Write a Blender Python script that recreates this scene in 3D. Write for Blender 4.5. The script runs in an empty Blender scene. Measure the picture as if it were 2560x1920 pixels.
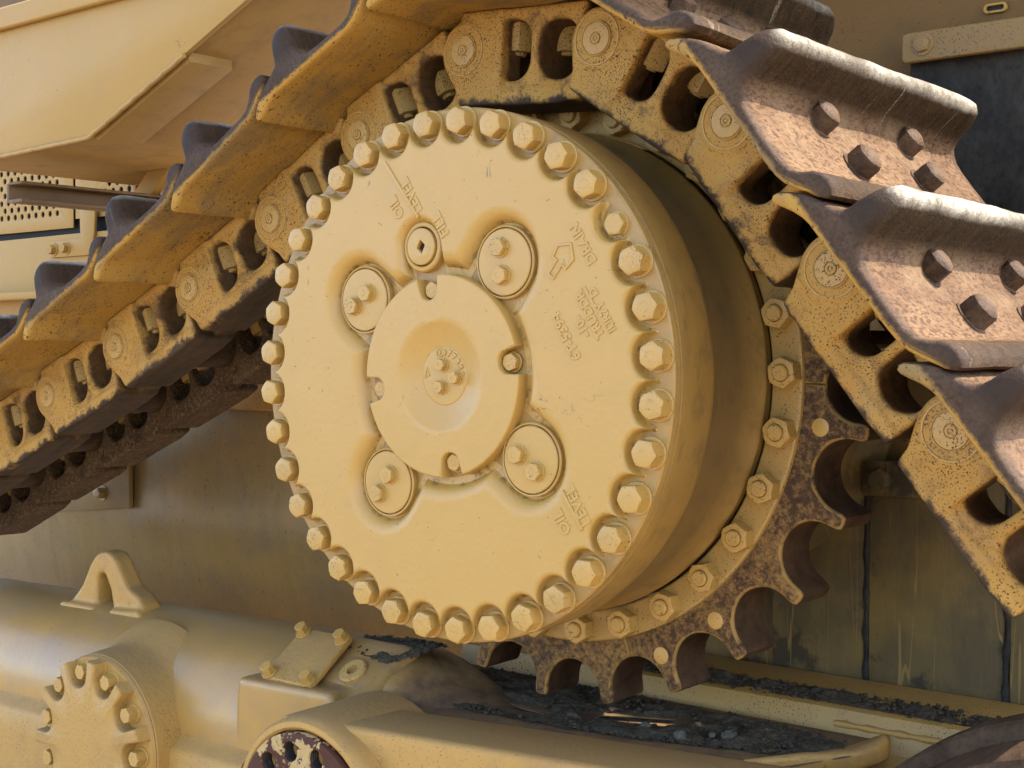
import bpy, bmesh, math, random
from mathutils import Vector, Matrix, noise
rad = math.radians
random.seed(7)
S = 0.37                                   # metres per build unit (radius of the cover's bolt circle); applied once at the end
sc = bpy.context.scene
col = sc.collection

# ------------------------------------------------------------------ camera, sky, sun, exposure
cam = bpy.data.objects.new('camera', bpy.data.cameras.new('camera'))
col.objects.link(cam)
cam.location = (3.6782, -4.1063, 0.1114)
_yaw, _pit = 0.678056, 0.0259206
_fw = Vector((-math.sin(_yaw) * math.cos(_pit), math.cos(_yaw) * math.cos(_pit), -math.sin(_pit)))
cam.rotation_euler = _fw.to_track_quat('-Z', 'Y').to_euler()
cam.data.sensor_width = 36
cam.data.lens = 3490.49 / 2560 * 36
cam.data.clip_start = 0.02
cam.data.clip_end = 500
sc.camera = cam

SUN = Vector((0.53, 0.33, 0.78)).normalized()       # towards the sun: high, behind the machine, from the right
SUN_EL = math.asin(SUN.z)
SUN_AZ = math.atan2(SUN.x, SUN.y)
w = bpy.data.worlds.new('World'); sc.world = w; w.use_nodes = True
wn = w.node_tree.nodes; wl = w.node_tree.links
wn.clear()
sky = wn.new('ShaderNodeTexSky'); sky.sky_type = 'NISHITA'; sky.sun_disc = False
sky.sun_elevation = SUN_EL; sky.sun_rotation = SUN_AZ
sky.dust_density = 1.2; sky.air_density = 0.7; sky.ozone_density = 0.0
bg = wn.new('ShaderNodeBackground'); bg.inputs[1].default_value = 0.15
wo = wn.new('ShaderNodeOutputWorld')
wl.new(sky.outputs[0], bg.inputs[0]); wl.new(bg.outputs[0], wo.inputs[0])
sl = bpy.data.lights.new('sun', 'SUN'); sl.energy = 2.0; sl.angle = rad(0.5); sl.color = (1, 0.94, 0.84)
so = bpy.data.objects.new('sun', sl); col.objects.link(so)
so.rotation_euler = SUN.to_track_quat('Z', 'Y').to_euler()
so.location = (20, 12, 30)
sc.view_settings.view_transform = 'Standard'; sc.view_settings.look = 'None'
sc.view_settings.gamma = 1; sc.view_settings.exposure = 2.78
sc.cycles.max_bounces = 8; sc.cycles.diffuse_bounces = 3

# ------------------------------------------------------------------ materials
def nn(t, kind, **kw):
    n = t.nodes.new(kind)
    for k, v in kw.items(): setattr(n, k, v)
    return n

class MB:
    """small node builder"""
    def __init__(s, name):
        s.m = bpy.data.materials.new(name); s.m.use_nodes = True
        s.t = s.m.node_tree; s.n = s.t.nodes; s.l = s.t.links
        s.b = s.n['Principled BSDF']
        tc = s.n.new('ShaderNodeTexCoord'); oi = s.n.new('ShaderNodeObjectInfo')
        mul = s.n.new('ShaderNodeMath'); mul.operation = 'MULTIPLY'; mul.inputs[1].default_value = 37.0
        s.l.new(oi.outputs['Random'], mul.inputs[0])
        add = s.n.new('ShaderNodeVectorMath'); add.operation = 'ADD'
        s.l.new(tc.outputs['Object'], add.inputs[0]); s.l.new(mul.outputs[0], add.inputs[1])
        s.vec = add.outputs[0]; s.raw = tc.outputs['Object']
    def scaled(s, v, sx):
        mp = s.n.new('ShaderNodeMapping'); mp.inputs['Scale'].default_value = sx
        s.l.new(v, mp.inputs['Vector']); return mp.outputs[0]
    def noise(s, scale, detail=4, rough=0.6, vec=None, dist=0):
        n = s.n.new('ShaderNodeTexNoise'); n.inputs['Scale'].default_value = scale / S
        n.inputs['Detail'].default_value = detail; n.inputs['Roughness'].default_value = rough
        n.inputs['Distortion'].default_value = dist
        s.l.new(vec if vec is not None else s.vec, n.inputs['Vector']); return n.outputs['Fac']
    def step(s, v, a, b, inv=False):
        r = s.n.new('ShaderNodeMapRange'); r.clamp = True
        r.inputs['From Min'].default_value = a; r.inputs['From Max'].default_value = b
        if inv: r.inputs['To Min'].default_value = 1; r.inputs['To Max'].default_value = 0
        s.l.new(v, r.inputs['Value']); return r.outputs[0]
    def math(s, op, a, b=None):
        n = s.n.new('ShaderNodeMath'); n.operation = op; n.use_clamp = False
        for i, x in enumerate((a, b)):
            if x is None: continue
            if isinstance(x, (int, float)): n.inputs[i].default_value = x
            else: s.l.new(x, n.inputs[i])
        return n.outputs[0]
    def mix(s, f, a, b):
        n = s.n.new('ShaderNodeMix'); n.data_type = 'RGBA'
        for x, sock in ((f, n.inputs[0]), (a, n.inputs[6]), (b, n.inputs[7])):
            if isinstance(x, tuple): sock.default_value = (*x, 1)
            elif isinstance(x, (int, float)): sock.default_value = x
            else: s.l.new(x, sock)
        return n.outputs[2]
    def sep(s, v):
        n = s.n.new('ShaderNodeSeparateXYZ'); s.l.new(v, n.inputs[0]); return n.outputs
    def bump(s, h, strength, dist):
        n = s.n.new('ShaderNodeBump'); n.inputs['Strength'].default_value = strength
        n.inputs['Distance'].default_value = dist * S
        s.l.new(h, n.inputs['Height'])
        if s.b.inputs['Normal'].links: s.l.new(s.b.inputs['Normal'].links[0].from_socket, n.inputs['Normal'])
        s.l.new(n.outputs[0], s.b.inputs['Normal'])
    def done(s, color, rough, metal=0, spec=0.5, k=0.62):
        kv = (1, 1, 1) if k == 1 else (k * 1.06, k * 0.965, k * 0.78)
        if isinstance(color, tuple): color = tuple(c * f for c, f in zip(color, kv))
        elif k != 1:
            n = s.n.new('ShaderNodeVectorMath'); n.operation = 'MULTIPLY'; n.inputs[1].default_value = kv
            s.l.new(color, n.inputs[0]); color = n.outputs[0]
        for x, k in ((color, 'Base Color'), (rough, 'Roughness'), (metal, 'Metallic')):
            if isinstance(x, tuple): s.b.inputs[k].default_value = (*x, 1)
            elif isinstance(x, (int, float)): s.b.inputs[k].default_value = x
            else: s.l.new(x, s.b.inputs[k])
        s.b.inputs['Specular IOR Level'].default_value = spec
        return s.m

PAINT = (0.565, 0.342, 0.085)
RUST = (0.085, 0.040, 0.024)
DARKRUST = (0.035, 0.020, 0.015)

def paint(name, base=PAINT, spec=0.42, grime=0, dust=0, nodots=False, rough=0.42, specks=0.0, dirt=0.25, peel=0.0, speck_col=DARKRUST, dirt_col=(0.30, 0.22, 0.12), fine=0.12):
    m = MB(name)
    lo = m.noise(2.2, 3, 0.55)
    c = m.mix(m.step(lo, 0.35, 0.7), base, tuple(x * k for x, k in zip(base, (1.04, 1.03, 1.10))))
    if dirt:
        d = m.noise(5.0, 7, 0.68)
        f = m.math('MULTIPLY', m.step(d, 0.48, 0.72), dirt)
        c = m.mix(f, c, dirt_col)
    r = m.math('ADD', rough - 0.06, m.math('MULTIPLY', m.noise(14, 4), 0.14))
    if specks:
        sp = m.noise(125, 3, 0.6)
        dens = m.noise(4.5, 4, 0.6)
        th = m.math('ADD', sp, m.math('MULTIPLY', m.math('SUBTRACT', dens, 0.5), 0.22))
        k0 = 0.665 - 0.10 * specks
        f = m.step(th, k0, k0 + 0.025)
        halo = m.math('MULTIPLY', m.step(th, k0 - 0.07, k0 + 0.02), 0.35)
        c = m.mix(halo, c, (0.36, 0.19, 0.07))
        c = m.mix(f, c, speck_col)
        r = m.math('ADD', r, m.math('MULTIPLY', f, 0.25))
    if peel:
        pl = m.noise(7, 9, 0.72, dist=0.4)
        f = m.step(pl, 0.60 - 0.12 * peel, 0.615 - 0.12 * peel)
        c = m.mix(f, c, RUST)
        r = m.math('ADD', r, m.math('MULTIPLY', f, 0.3))
    cr = m.math('ABSOLUTE', m.math('SUBTRACT', m.noise(6, 3, 0.5, dist=0.6), 0.5))
    cf = m.math('MULTIPLY', m.step(cr, 0.004, 0.0015), m.step(m.noise(5.5, 2), 0.61, 0.65))
    c = m.mix(m.math('MULTIPLY', cf, 0.7), c, (0.12, 0.075, 0.035))
    dots = m.math('MULTIPLY', m.step(m.noise(70, 2, 0.4), 0.745, 0.76), 0.0 if nodots else 0.8)
    c = m.mix(dots, c, (0.10, 0.06, 0.03))
    if grime:
        y_ = m.sep(m.raw)[1]
        g = m.math('MULTIPLY', m.step(m.noise(24, 7, 0.75), 0.50, 0.60), m.step(y_, 0.030 * S, 0.044 * S))
        c = m.mix(m.math('MULTIPLY', g, grime), c, (0.11, 0.075, 0.04))
    if dust:
        tn = m.n.new('ShaderNodeTexCoord'); nz = m.sep(tn.outputs['Normal'])[2]
        g = m.step(m.math('ADD', nz, m.math('MULTIPLY', m.math('SUBTRACT', m.noise(4, 7, 0.7), 0.5), 0.5)), 0.45, 0.95)
        c = m.mix(m.math('MULTIPLY', g, dust), c, (0.33, 0.215, 0.10))
        r = m.math('ADD', r, m.math('MULTIPLY', g, 0.25))
    m.bump(m.noise(38, 3, 0.5), fine, 0.012)
    return m.done(c, r, 0, spec)

def worn_steel(name, a=(0.045, 0.027, 0.016), b=(0.115, 0.071, 0.042), rough=0.5, streak=(1, 1, 1), metal=0.25, edge=None):
    m = MB(name)
    v = m.scaled(m.vec, streak)
    n1 = m.noise(9, 8, 0.7, v); n2 = m.noise(70, 4, 0.7, v)
    c = m.mix(m.step(n1, 0.35, 0.68), a, b)
    c = m.mix(m.math('MULTIPLY', m.step(n2, 0.5, 0.72), 0.55), c, tuple(x * 0.45 for x in a))
    r = m.math('ADD', rough - 0.1, m.math('MULTIPLY', n1, 0.25))
    m.bump(n2, 0.35, 0.02); m.bump(n1, 0.25, 0.03)
    return m.done(c, r, 0, 0.12)

M = {}
M['cover'] = paint('cover_paint', grime=0.7, dirt=0.10, rough=0.40, fine=0.10)
M['cap'] = paint('cap_paint', dirt=0.10, rough=0.36, fine=0.10)
M['bolt'] = paint('bolt_paint', specks=0.05, dirt=0.3, rough=0.38, fine=0.06)
def drum_mat():
    m = MB('drum_paint')
    x, y, z = m.sep(m.raw)
    st = m.scaled(m.vec, (1, 1.6, 1))
    c = m.mix(m.step(m.noise(3, 4), 0.35, 0.65), (0.47, 0.275, 0.068), (0.42, 0.25, 0.07))
    n = m.noise(4.2, 7, 0.66, st)
    yy = m.math('ADD', y, m.math('MULTIPLY', m.math('SUBTRACT', n, 0.5), 0.16 * S))
    shade_band = m.math('MULTIPLY', m.step(yy, 0.31 * S, 0.36 * S), m.step(yy, 0.80 * S, 0.62 * S))  # dark band puts shade on the rear part of the drum into its colour
    c = m.mix(m.math('MULTIPLY', shade_band, 0.62), c, (0.115, 0.08, 0.045))
    c = m.mix(m.math('MULTIPLY', m.step(m.noise(9, 7, 0.72, st), 0.50, 0.70), 0.5), c, (0.10, 0.075, 0.05))
    c = m.mix(m.math('MULTIPLY', m.step(m.noise(30, 5, 0.7), 0.66, 0.70), 0.8), c, (0.06, 0.04, 0.03))
    m.bump(m.noise(40, 3), 0.1, 0.012)
    return m.done(c, m.math('ADD', 0.30, m.math('MULTIPLY', n, 0.25)), 0, 0.42)
M['drum'] = drum_mat()
M['flange'] = paint('flange_paint', base=(0.50, 0.31, 0.085), specks=0.35, dirt=0.3, rough=0.5)
M['nut'] = paint('nut_paint', specks=0.35, dirt=0.15, rough=0.5)
M['body'] = paint('body_paint', nodots=True, spec=0.2, base=(0.52, 0.315, 0.085), dirt=0.18, rough=0.52, dirt_col=(0.42, 0.31, 0.16))
M['tube'] = paint('frame_paint', dust=0.6, spec=0.26, base=(0.53, 0.315, 0.085), specks=0.06, fine=0.3, dirt=0.45, rough=0.46, dirt_col=(0.30, 0.195, 0.10))
M['pinm'] = paint('pin_paint', base=(0.54, 0.34, 0.10), specks=0.45, dirt=0.25, rough=0.55)
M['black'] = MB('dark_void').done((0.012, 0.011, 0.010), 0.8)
M['wornrail'] = worn_steel('worn_rail')
M['capplug'] = paint('plug_paint', base=(0.40, 0.27, 0.08), dirt=0.5, rough=0.5)
M['under'] = paint('underside_shade_paint', nodots=True, base=(0.50, 0.30, 0.085), dirt=0.55, rough=0.6, dirt_col=(0.22, 0.145, 0.07))  # extra dark blotches put the shade under the fender into the paint
M['bar'] = paint('brown_paint', base=(0.20, 0.115, 0.045), specks=0.3, dirt=0.5, rough=0.6, dirt_col=(0.1, 0.06, 0.03))
M['strip'] = paint('strip_paint', base=(0.34, 0.20, 0.055), specks=0.25, dirt=0.5, rough=0.55)
M['rubber'] = worn_steel('black_rubber', (0.022, 0.020, 0.018), (0.085, 0.078, 0.070), 0.7, (0.35, 0.35, 0.25), 0)
M['boltrust'] = worn_steel('rusty_bolt', (0.055, 0.030, 0.018), (0.17, 0.108, 0.070), 0.55, metal=0.1)
M['idler'] = worn_steel('idler_rust', (0.055, 0.033, 0.021), (0.14, 0.09, 0.062), 0.7, (1, 0.25, 1), 0.05)
M['mudhole'] = worn_steel('bare_hole', (0.02, 0.02, 0.022), (0.07, 0.06, 0.055), 0.5)

# link: painted outside, rust-brown in the cast windows (paint never reached the inner faces), bare worn rail
def link_mat():
    m = MB('link_paint')
    x, y, z = m.sep(m.raw)
    pa = m.mix(m.step(m.noise(3, 3), 0.4, 0.65), (0.56, 0.325, 0.082), (0.49, 0.265, 0.062))
    dens = m.noise(4.0, 4, 0.6)
    sp = m.noise(135, 3, 0.6)
    th = m.math('ADD', sp, m.math('MULTIPLY', m.math('SUBTRACT', dens, 0.5), 0.22))
    c = m.mix(m.math('MULTIPLY', m.step(th, 0.53, 0.64), 0.4), pa, (0.34, 0.17, 0.06))
    c = m.mix(m.step(th, 0.592, 0.625), c, (0.085, 0.045, 0.026))
    pale = m.math('MULTIPLY', m.step(m.noise(3.2, 6, 0.7), 0.52, 0.66), 0.4)
    c = m.mix(pale, c, (0.44, 0.31, 0.16))
    c = m.mix(m.math('MULTIPLY', m.step(m.noise(5.5, 7, 0.72), 0.54, 0.68), 0.6), c, (0.20, 0.11, 0.045))
    # wear by height in the casting: rail foot bare, window walls bare
    wob = m.math('MULTIPLY', m.math('SUBTRACT', m.noise(7, 6, 0.7), 0.5), 0.16 * S)
    zz = m.math('ADD', z, wob)
    rail = m.step(zz, -0.205 * S, -0.225 * S)
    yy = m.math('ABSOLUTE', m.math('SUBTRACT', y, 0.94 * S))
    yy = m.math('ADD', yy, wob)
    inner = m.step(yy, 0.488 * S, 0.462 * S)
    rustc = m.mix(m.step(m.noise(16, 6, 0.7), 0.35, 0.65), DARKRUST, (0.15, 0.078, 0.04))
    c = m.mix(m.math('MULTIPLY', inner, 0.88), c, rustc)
    steel = m.mix(m.step(m.noise(10, 7, 0.7, m.scaled(m.vec, (0.25, 1, 1))), 0.35, 0.65), (0.042, 0.026, 0.016), (0.105, 0.067, 0.040))
    c = m.mix(rail, c, steel)
    m.bump(m.noise(34, 4, 0.6), 0.3, 0.02)
    r = m.math('ADD', 0.52, m.math('MULTIPLY', m.noise(20, 4), 0.25))
    return m.done(c, r, 0, 0.16)
M['link'] = link_mat()

def farlink_mat():
    m = MB('bare_link')
    sp = m.noise(55, 3, 0.7)
    c = m.mix(m.step(m.noise(6, 6, 0.7), 0.35, 0.7), (0.055, 0.034, 0.024), (0.13, 0.085, 0.05))
    c = m.mix(m.math('MULTIPLY', m.step(sp, 0.52, 0.6), 0.6), c, (0.26, 0.17, 0.085))
    m.bump(sp, 0.3, 0.02)
    return m.done(c, 0.75, 0, 0.10)
M['farlink'] = farlink_mat()

# shoe: bare rust-brown outside, painted with specks underneath, polished grouser tops
def shoe_mat():
    m = MB('shoe_steel')
    x, y, z = m.sep(m.raw)
    v = m.scaled(m.vec, (1.0, 0.35, 1.0))
    n1 = m.noise(8, 8, 0.7, v); n2 = m.noise(100, 3, 0.7); n3 = m.noise(34, 6, 0.72, m.scaled(m.vec, (0.35, 1, 0.3)))
    rust = m.mix(m.step(m.noise(3.2, 7, 0.7, v), 0.36, 0.64), (0.125, 0.070, 0.040), (0.25, 0.158, 0.096))
    rust = m.mix(m.math('MULTIPLY', m.step(m.noise(70, 4, 0.68, m.scaled(m.vec, (1, 0.45, 1))), 0.49, 0.58), 0.85), rust, (0.066, 0.036, 0.02))
    rust = m.mix(m.math('MULTIPLY', m.step(m.noise(2.4, 8, 0.74), 0.50, 0.64), 0.5), rust, (0.27, 0.195, 0.125))
    rust = m.mix(m.math('MULTIPLY', m.step(m.noise(6, 8, 0.76), 0.56, 0.66), 0.55), rust, (0.075, 0.042, 0.024))
    dark = m.mix(m.step(n3, 0.35, 0.7), (0.021, 0.0115, 0.0045), (0.066, 0.038, 0.016))
    dark = m.mix(m.math('MULTIPLY', m.step(n2, 0.58, 0.72), 0.5), dark, (0.15, 0.11, 0.07))
    scr = m.noise(5.0, 3, 0.5, m.scaled(m.vec, (2.2, 3.4, 0.25)), 0.6)
    dark = m.mix(m.math('MULTIPLY', m.math('MULTIPLY', m.step(scr, 0.66, 0.69), m.step(n2, 0.40, 0.52)), 0.55), dark, (0.30, 0.25, 0.21))
    zz = m.math('ADD', z, m.math('MULTIPLY', m.math('SUBTRACT', n1, 0.5), 0.05 * S))
    c = m.mix(m.step(zz, 0.245 * S, 0.31 * S), rust, dark)
    pol = m.math('MULTIPLY', m.math('MULTIPLY', m.step(zz, 0.415 * S, 0.455 * S), m.step(m.noise(24, 7, 0.78), 0.24, 0.62)), m.math('ADD', 0.42, m.math('MULTIPLY', m.step(m.noise(1.6, 3, 0.5), 0.46, 0.56), 0.58)))
    c = m.mix(pol, c, (0.62, 0.60, 0.57))
    # near and far rims worn dark
    ya = m.math('ABSOLUTE', m.math('SUBTRACT', y, 0.94 * S))
    rim = m.step(m.math('ADD', ya, m.math('MULTIPLY', m.math('SUBTRACT', m.noise(10, 6, 0.7), 0.5), 0.16 * S)), 0.86 * S, 0.93 * S)
    c = m.mix(m.math('MULTIPLY', rim, 0.72), c, (0.060, 0.040, 0.032))
    # underside keeps its paint
    tcn = m.n.new('ShaderNodeTexCoord'); nx_, ny_, nz_ = m.sep(tcn.outputs['Normal'])
    und = m.math('MAXIMUM', m.step(nz_, -0.15, -0.4), m.math('MULTIPLY', m.step(ny_, -0.6, -0.8), m.step(m.math('ADD', z, m.math('MULTIPLY', m.math('SUBTRACT', m.noise(16, 6, 0.75), 0.5), 0.05 * S)), 0.192 * S, 0.176 * S)))
    und = m.math('MULTIPLY', und, m.step(m.math('ADD', z, m.math('MULTIPLY', m.math('SUBTRACT', m.noise(18, 5, 0.7), 0.5), 0.03 * S)), 0.255 * S, 0.225 * S))
    th = m.math('ADD', m.noise(84, 3, 0.6, m.scaled(m.vec, (0.7, 1, 1))), m.math('MULTIPLY', m.math('SUBTRACT', m.noise(3.5, 4), 0.5), 0.20))
    up = m.mix(m.step(m.noise(2.5, 4), 0.4, 0.65), (0.52, 0.29, 0.065), (0.56, 0.33, 0.085))
    up = m.mix(m.math('MULTIPLY', m.step(m.noise(3.6, 8, 0.72, m.scaled(m.vec, (0.5, 1, 1))), 0.46, 0.60), 0.75), up, (0.26, 0.185, 0.10))
    up = m.mix(m.step(th, 0.615, 0.64), up, (0.12, 0.062, 0.03))
    c = m.mix(und, c, up)
    m.bump(n2, 0.3, 0.02); m.bump(n1, 0.3, 0.05)
    r = m.math('SUBTRACT', m.math('ADD', 0.52, m.math('MULTIPLY', n2, 0.25)), m.math('MULTIPLY', pol, 0.15))
    return m.done(c, r, m.math('MULTIPLY', pol, 0.4), 0.10)
M['shoe'] = shoe_mat()

def sprocket_mat():
    m = MB('sprocket_steel')
    x, y, z = m.sep(m.raw)
    rr = m.math('SQRT', m.math('ADD', m.math('MULTIPLY', x, x), m.math('MULTIPLY', z, z)))
    n = m.noise(42, 8, 0.75); big = m.noise(3, 4)
    f = m.math('ADD', n, m.math('MULTIPLY', m.math('SUBTRACT', big, 0.5), 0.35))
    c = m.mix(m.step(f, 0.36, 0.58), (0.36, 0.215, 0.08), (0.085, 0.050, 0.032))
    c = m.mix(m.math('MULTIPLY', m.step(m.noise(60, 4, 0.7), 0.5, 0.62), 0.5), c, (0.045, 0.026, 0.022))
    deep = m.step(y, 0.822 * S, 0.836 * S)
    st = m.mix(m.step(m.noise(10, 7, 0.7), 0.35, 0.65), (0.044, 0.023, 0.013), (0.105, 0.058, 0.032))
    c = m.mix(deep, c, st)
    tn = m.n.new('ShaderNodeTexCoord'); ny = m.math('ABSOLUTE', m.sep(tn.outputs['Normal'])[1])
    edge = m.math('MULTIPLY', m.math('MULTIPLY', m.step(ny, 0.96, 0.90), m.step(y, 0.832 * S, 0.826 * S)), m.step(m.noise(14, 6, 0.7), 0.40, 0.52))
    c = m.mix(m.math('MULTIPLY', edge, 0.85), c, (0.46, 0.28, 0.09))
    m.bump(n, 0.4, 0.03)
    return m.done(c, 0.68, 0, 0.12)
M['sprocket'] = sprocket_mat()

def ring_mat():
    m = MB('chipped_ring')
    n = m.noise(7.5, 8, 0.6, dist=0.5)
    c = m.mix(m.step(n, 0.50, 0.512), (0.090, 0.034, 0.022), (0.56, 0.40, 0.19))
    c = m.mix(m.math('MULTIPLY', m.step(m.noise(30, 5), 0.5, 0.7), 0.35), c, (0.04, 0.03, 0.03))
    m.bump(m.step(n, 0.50, 0.512), 0.4, 0.01)
    return m.done(c, 0.6, 0, 0.15)
M['ring'] = ring_mat()

def wall_mat():
    m = MB('hull_paint')
    st = m.scaled(m.vec, (1.0, 1.0, 0.12))
    c = m.mix(m.step(m.noise(5, 6, 0.65, st), 0.4, 0.7), (0.33, 0.215, 0.075), (0.27, 0.18, 0.068))
    c = m.mix(m.math('MULTIPLY', m.step(m.noise(2.0, 6, 0.65), 0.46, 0.66), 0.55), c, (0.19, 0.14, 0.085))
    c = m.mix(m.math('MULTIPLY', m.step(m.noise(45, 3, 0.6), 0.64, 0.68), 0.7), c, (0.06, 0.04, 0.03))
    m.bump(m.noise(3.5, 4, 0.55, m.scaled(m.vec, (1, 1, 0.3))), 0.16, 0.05); m.bump(m.noise(50, 3), 0.08, 0.01)
    r = m.math('ADD', 0.22, m.math('MULTIPLY', m.noise(4, 5), 0.26))
    return m.done(c, r, 0, 0.5)
M['wall'] = wall_mat()
M['cab'] = paint('cab_shade_paint', spec=0.12, base=(0.21, 0.118, 0.038), specks=0.12, dirt=0.5, dirt_col=(0.11, 0.075, 0.045), rough=0.5)  # darker copy of the yellow paint with the panel's deep shade in its colour

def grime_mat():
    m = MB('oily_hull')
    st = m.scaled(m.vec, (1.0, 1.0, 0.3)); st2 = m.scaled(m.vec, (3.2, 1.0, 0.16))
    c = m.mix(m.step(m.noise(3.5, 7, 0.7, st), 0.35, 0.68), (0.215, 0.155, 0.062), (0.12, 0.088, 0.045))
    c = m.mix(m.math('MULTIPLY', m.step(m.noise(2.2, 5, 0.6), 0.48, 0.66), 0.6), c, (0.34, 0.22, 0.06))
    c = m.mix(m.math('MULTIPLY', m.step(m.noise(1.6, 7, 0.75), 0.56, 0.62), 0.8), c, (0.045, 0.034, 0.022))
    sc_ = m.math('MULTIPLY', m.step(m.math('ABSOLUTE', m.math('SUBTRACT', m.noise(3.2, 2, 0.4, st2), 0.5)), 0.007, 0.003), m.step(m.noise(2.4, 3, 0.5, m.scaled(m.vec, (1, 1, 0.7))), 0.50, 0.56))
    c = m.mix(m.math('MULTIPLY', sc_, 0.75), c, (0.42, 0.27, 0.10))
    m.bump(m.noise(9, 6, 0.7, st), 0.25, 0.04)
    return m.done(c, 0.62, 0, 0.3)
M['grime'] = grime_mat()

def mud_mat(name, a, b):
    m = MB(name)
    c = m.mix(m.step(m.noise(40, 6, 0.7), 0.35, 0.7), a, b)
    c = m.mix(m.step(m.noise(95, 2, 0.5), 0.70, 0.74), c, (0.20, 0.19, 0.17))
    m.bump(m.noise(45, 6, 0.7), 0.8, 0.03)
    return m.done(c, 0.95, 0, 0.04)
M['mud'] = mud_mat('dark_mud', (0.066, 0.057, 0.045), (0.170, 0.148, 0.118))
M['stone'] = mud_mat('grey_stone', (0.12, 0.11, 0.10), (0.24, 0.225, 0.20))

def deck_mat():
    m = MB('dirty_deck')
    n = m.noise(3.2, 8, 0.7)
    c = m.mix(m.step(n, 0.38, 0.62), (0.27, 0.17, 0.075), (0.13, 0.085, 0.055))
    c = m.mix(m.math('MULTIPLY', m.step(m.noise(16, 7, 0.7), 0.5, 0.66), 0.6), c, (0.07, 0.055, 0.045))
    m.bump(m.noise(30, 5), 0.3, 0.02)
    return m.done(c, 0.7, 0, 0.3)
M['deck'] = deck_mat()
def dusty_mat():
    m = MB('dusty_frame')
    x, y, z = m.sep(m.raw)
    n = m.noise(3.2, 8, 0.7)
    d = m.math('ADD', m.math('MULTIPLY', x, 1 / S), m.math('MULTIPLY', m.math('SUBTRACT', n, 0.5), 1.4))
    c = m.mix(m.step(m.noise(5, 5), 0.4, 0.66), (0.52, 0.305, 0.083), (0.45, 0.275, 0.095))
    tn = m.n.new('ShaderNodeTexCoord'); nz = m.sep(tn.outputs['Normal'])[2]
    g = m.step(m.math('ADD', nz, m.math('MULTIPLY', m.math('SUBTRACT', m.noise(4, 7, 0.7), 0.5), 0.5)), 0.45, 0.95)
    c = m.mix(m.math('MULTIPLY', g, 0.7), c, (0.33, 0.215, 0.10))
    dd = m.mix(m.step(m.noise(14, 7, 0.72), 0.36, 0.66), (0.19, 0.105, 0.045), (0.075, 0.047, 0.03))
    c = m.mix(m.step(d, 1.0, 1.4), c, dd)  # tube end darkened: shade under the hub put into the rusty dirt colour
    c = m.mix(m.math('MULTIPLY', m.step(m.noise(3.0, 4, 0.6), 0.5, 0.66), 0.35), c, (0.31, 0.24, 0.18))
    c = m.mix(m.step(m.noise(30, 3, 0.6), 0.73, 0.75), c, DARKRUST)
    m.bump(m.noise(30, 4), 0.12, 0.012)
    r = m.math('ADD', 0.3, m.math('MULTIPLY', m.step(d, 1.0, 1.5), 0.45))
    return m.done(c, r, 0, 0.42)
M['dusty'] = dusty_mat()
def ground_mat():
    m = MB('dry_ground')
    c = m.mix(m.step(m.noise(0.4, 8, 0.65), 0.35, 0.7), (0.31, 0.25, 0.18), (0.26, 0.205, 0.145))
    c = m.mix(m.step(m.noise(9, 6, 0.7), 0.55, 0.7), c, (0.18, 0.14, 0.10))
    m.bump(m.noise(8, 6), 0.5, 0.1)
    return m.done(c, 0.95, 0, 0.2, 1)
M['ground'] = ground_mat()

# ------------------------------------------------------------------ helpers
def sharp(me, ang=35):
    for p in me.polygons: p.use_smooth = True
    me.set_sharp_from_angle(angle=rad(ang))

def link_obj(name, me, parent=None, **props):
    o = bpy.data.objects.new(name, me); col.objects.link(o)
    if parent is not None: o.parent = parent
    for k, v in props.items(): o[k] = v
    return o

def mesh(name, verts, faces, mat, smooth=35, weld=True):
    me = bpy.data.meshes.new(name)
    me.from_pydata([tuple(v) for v in verts], [], faces)
    if weld:
        bm = bmesh.new(); bm.from_mesh(me)
        bmesh.ops.remove_doubles(bm, verts=bm.verts, dist=1e-5)
        bmesh.ops.recalc_face_normals(bm, faces=bm.faces)
        bm.to_mesh(me); bm.free()
    if mat: me.materials.append(mat)
    if smooth: sharp(me, smooth)
    return me

def empty(name, loc=(0, 0, 0), **props):
    o = bpy.data.objects.new(name, None); col.objects.link(o); o.location = loc
    o.empty_display_size = 0.05
    for k, v in props.items(): o[k] = v
    return o

def rings_mesh(name, rings, mat, cap0=False, cap1=False, smooth=35, closed=True):
    """rings: equal-length point loops"""
    n = len(rings[0]); V = [p for r in rings for p in r]; F = []
    for i in range(len(rings) - 1):
        for j in range(n if closed else n - 1):
            k = (j + 1) % n
            F.append((i * n + j, i * n + k, (i + 1) * n + k, (i + 1) * n + j))
    if cap0: F.append(tuple(range(n - 1, -1, -1)))
    if cap1: F.append(tuple((len(rings) - 1) * n + j for j in range(n)))
    return mesh(name, V, F, mat, smooth)

def lathe(name, prof, mat, n=96, c=(0, 0), smooth=30, cap0=False, cap1=False):
    """prof: (radius, y) around the Y axis through (c.x, c.z)"""
    rings = [[(c[0] + r * math.cos(2 * math.pi * j / n), y, c[1] + r * math.sin(2 * math.pi * j / n)) for j in range(n)] for r, y in prof]
    return rings_mesh(name, rings, mat, cap0, cap1, smooth)

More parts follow.
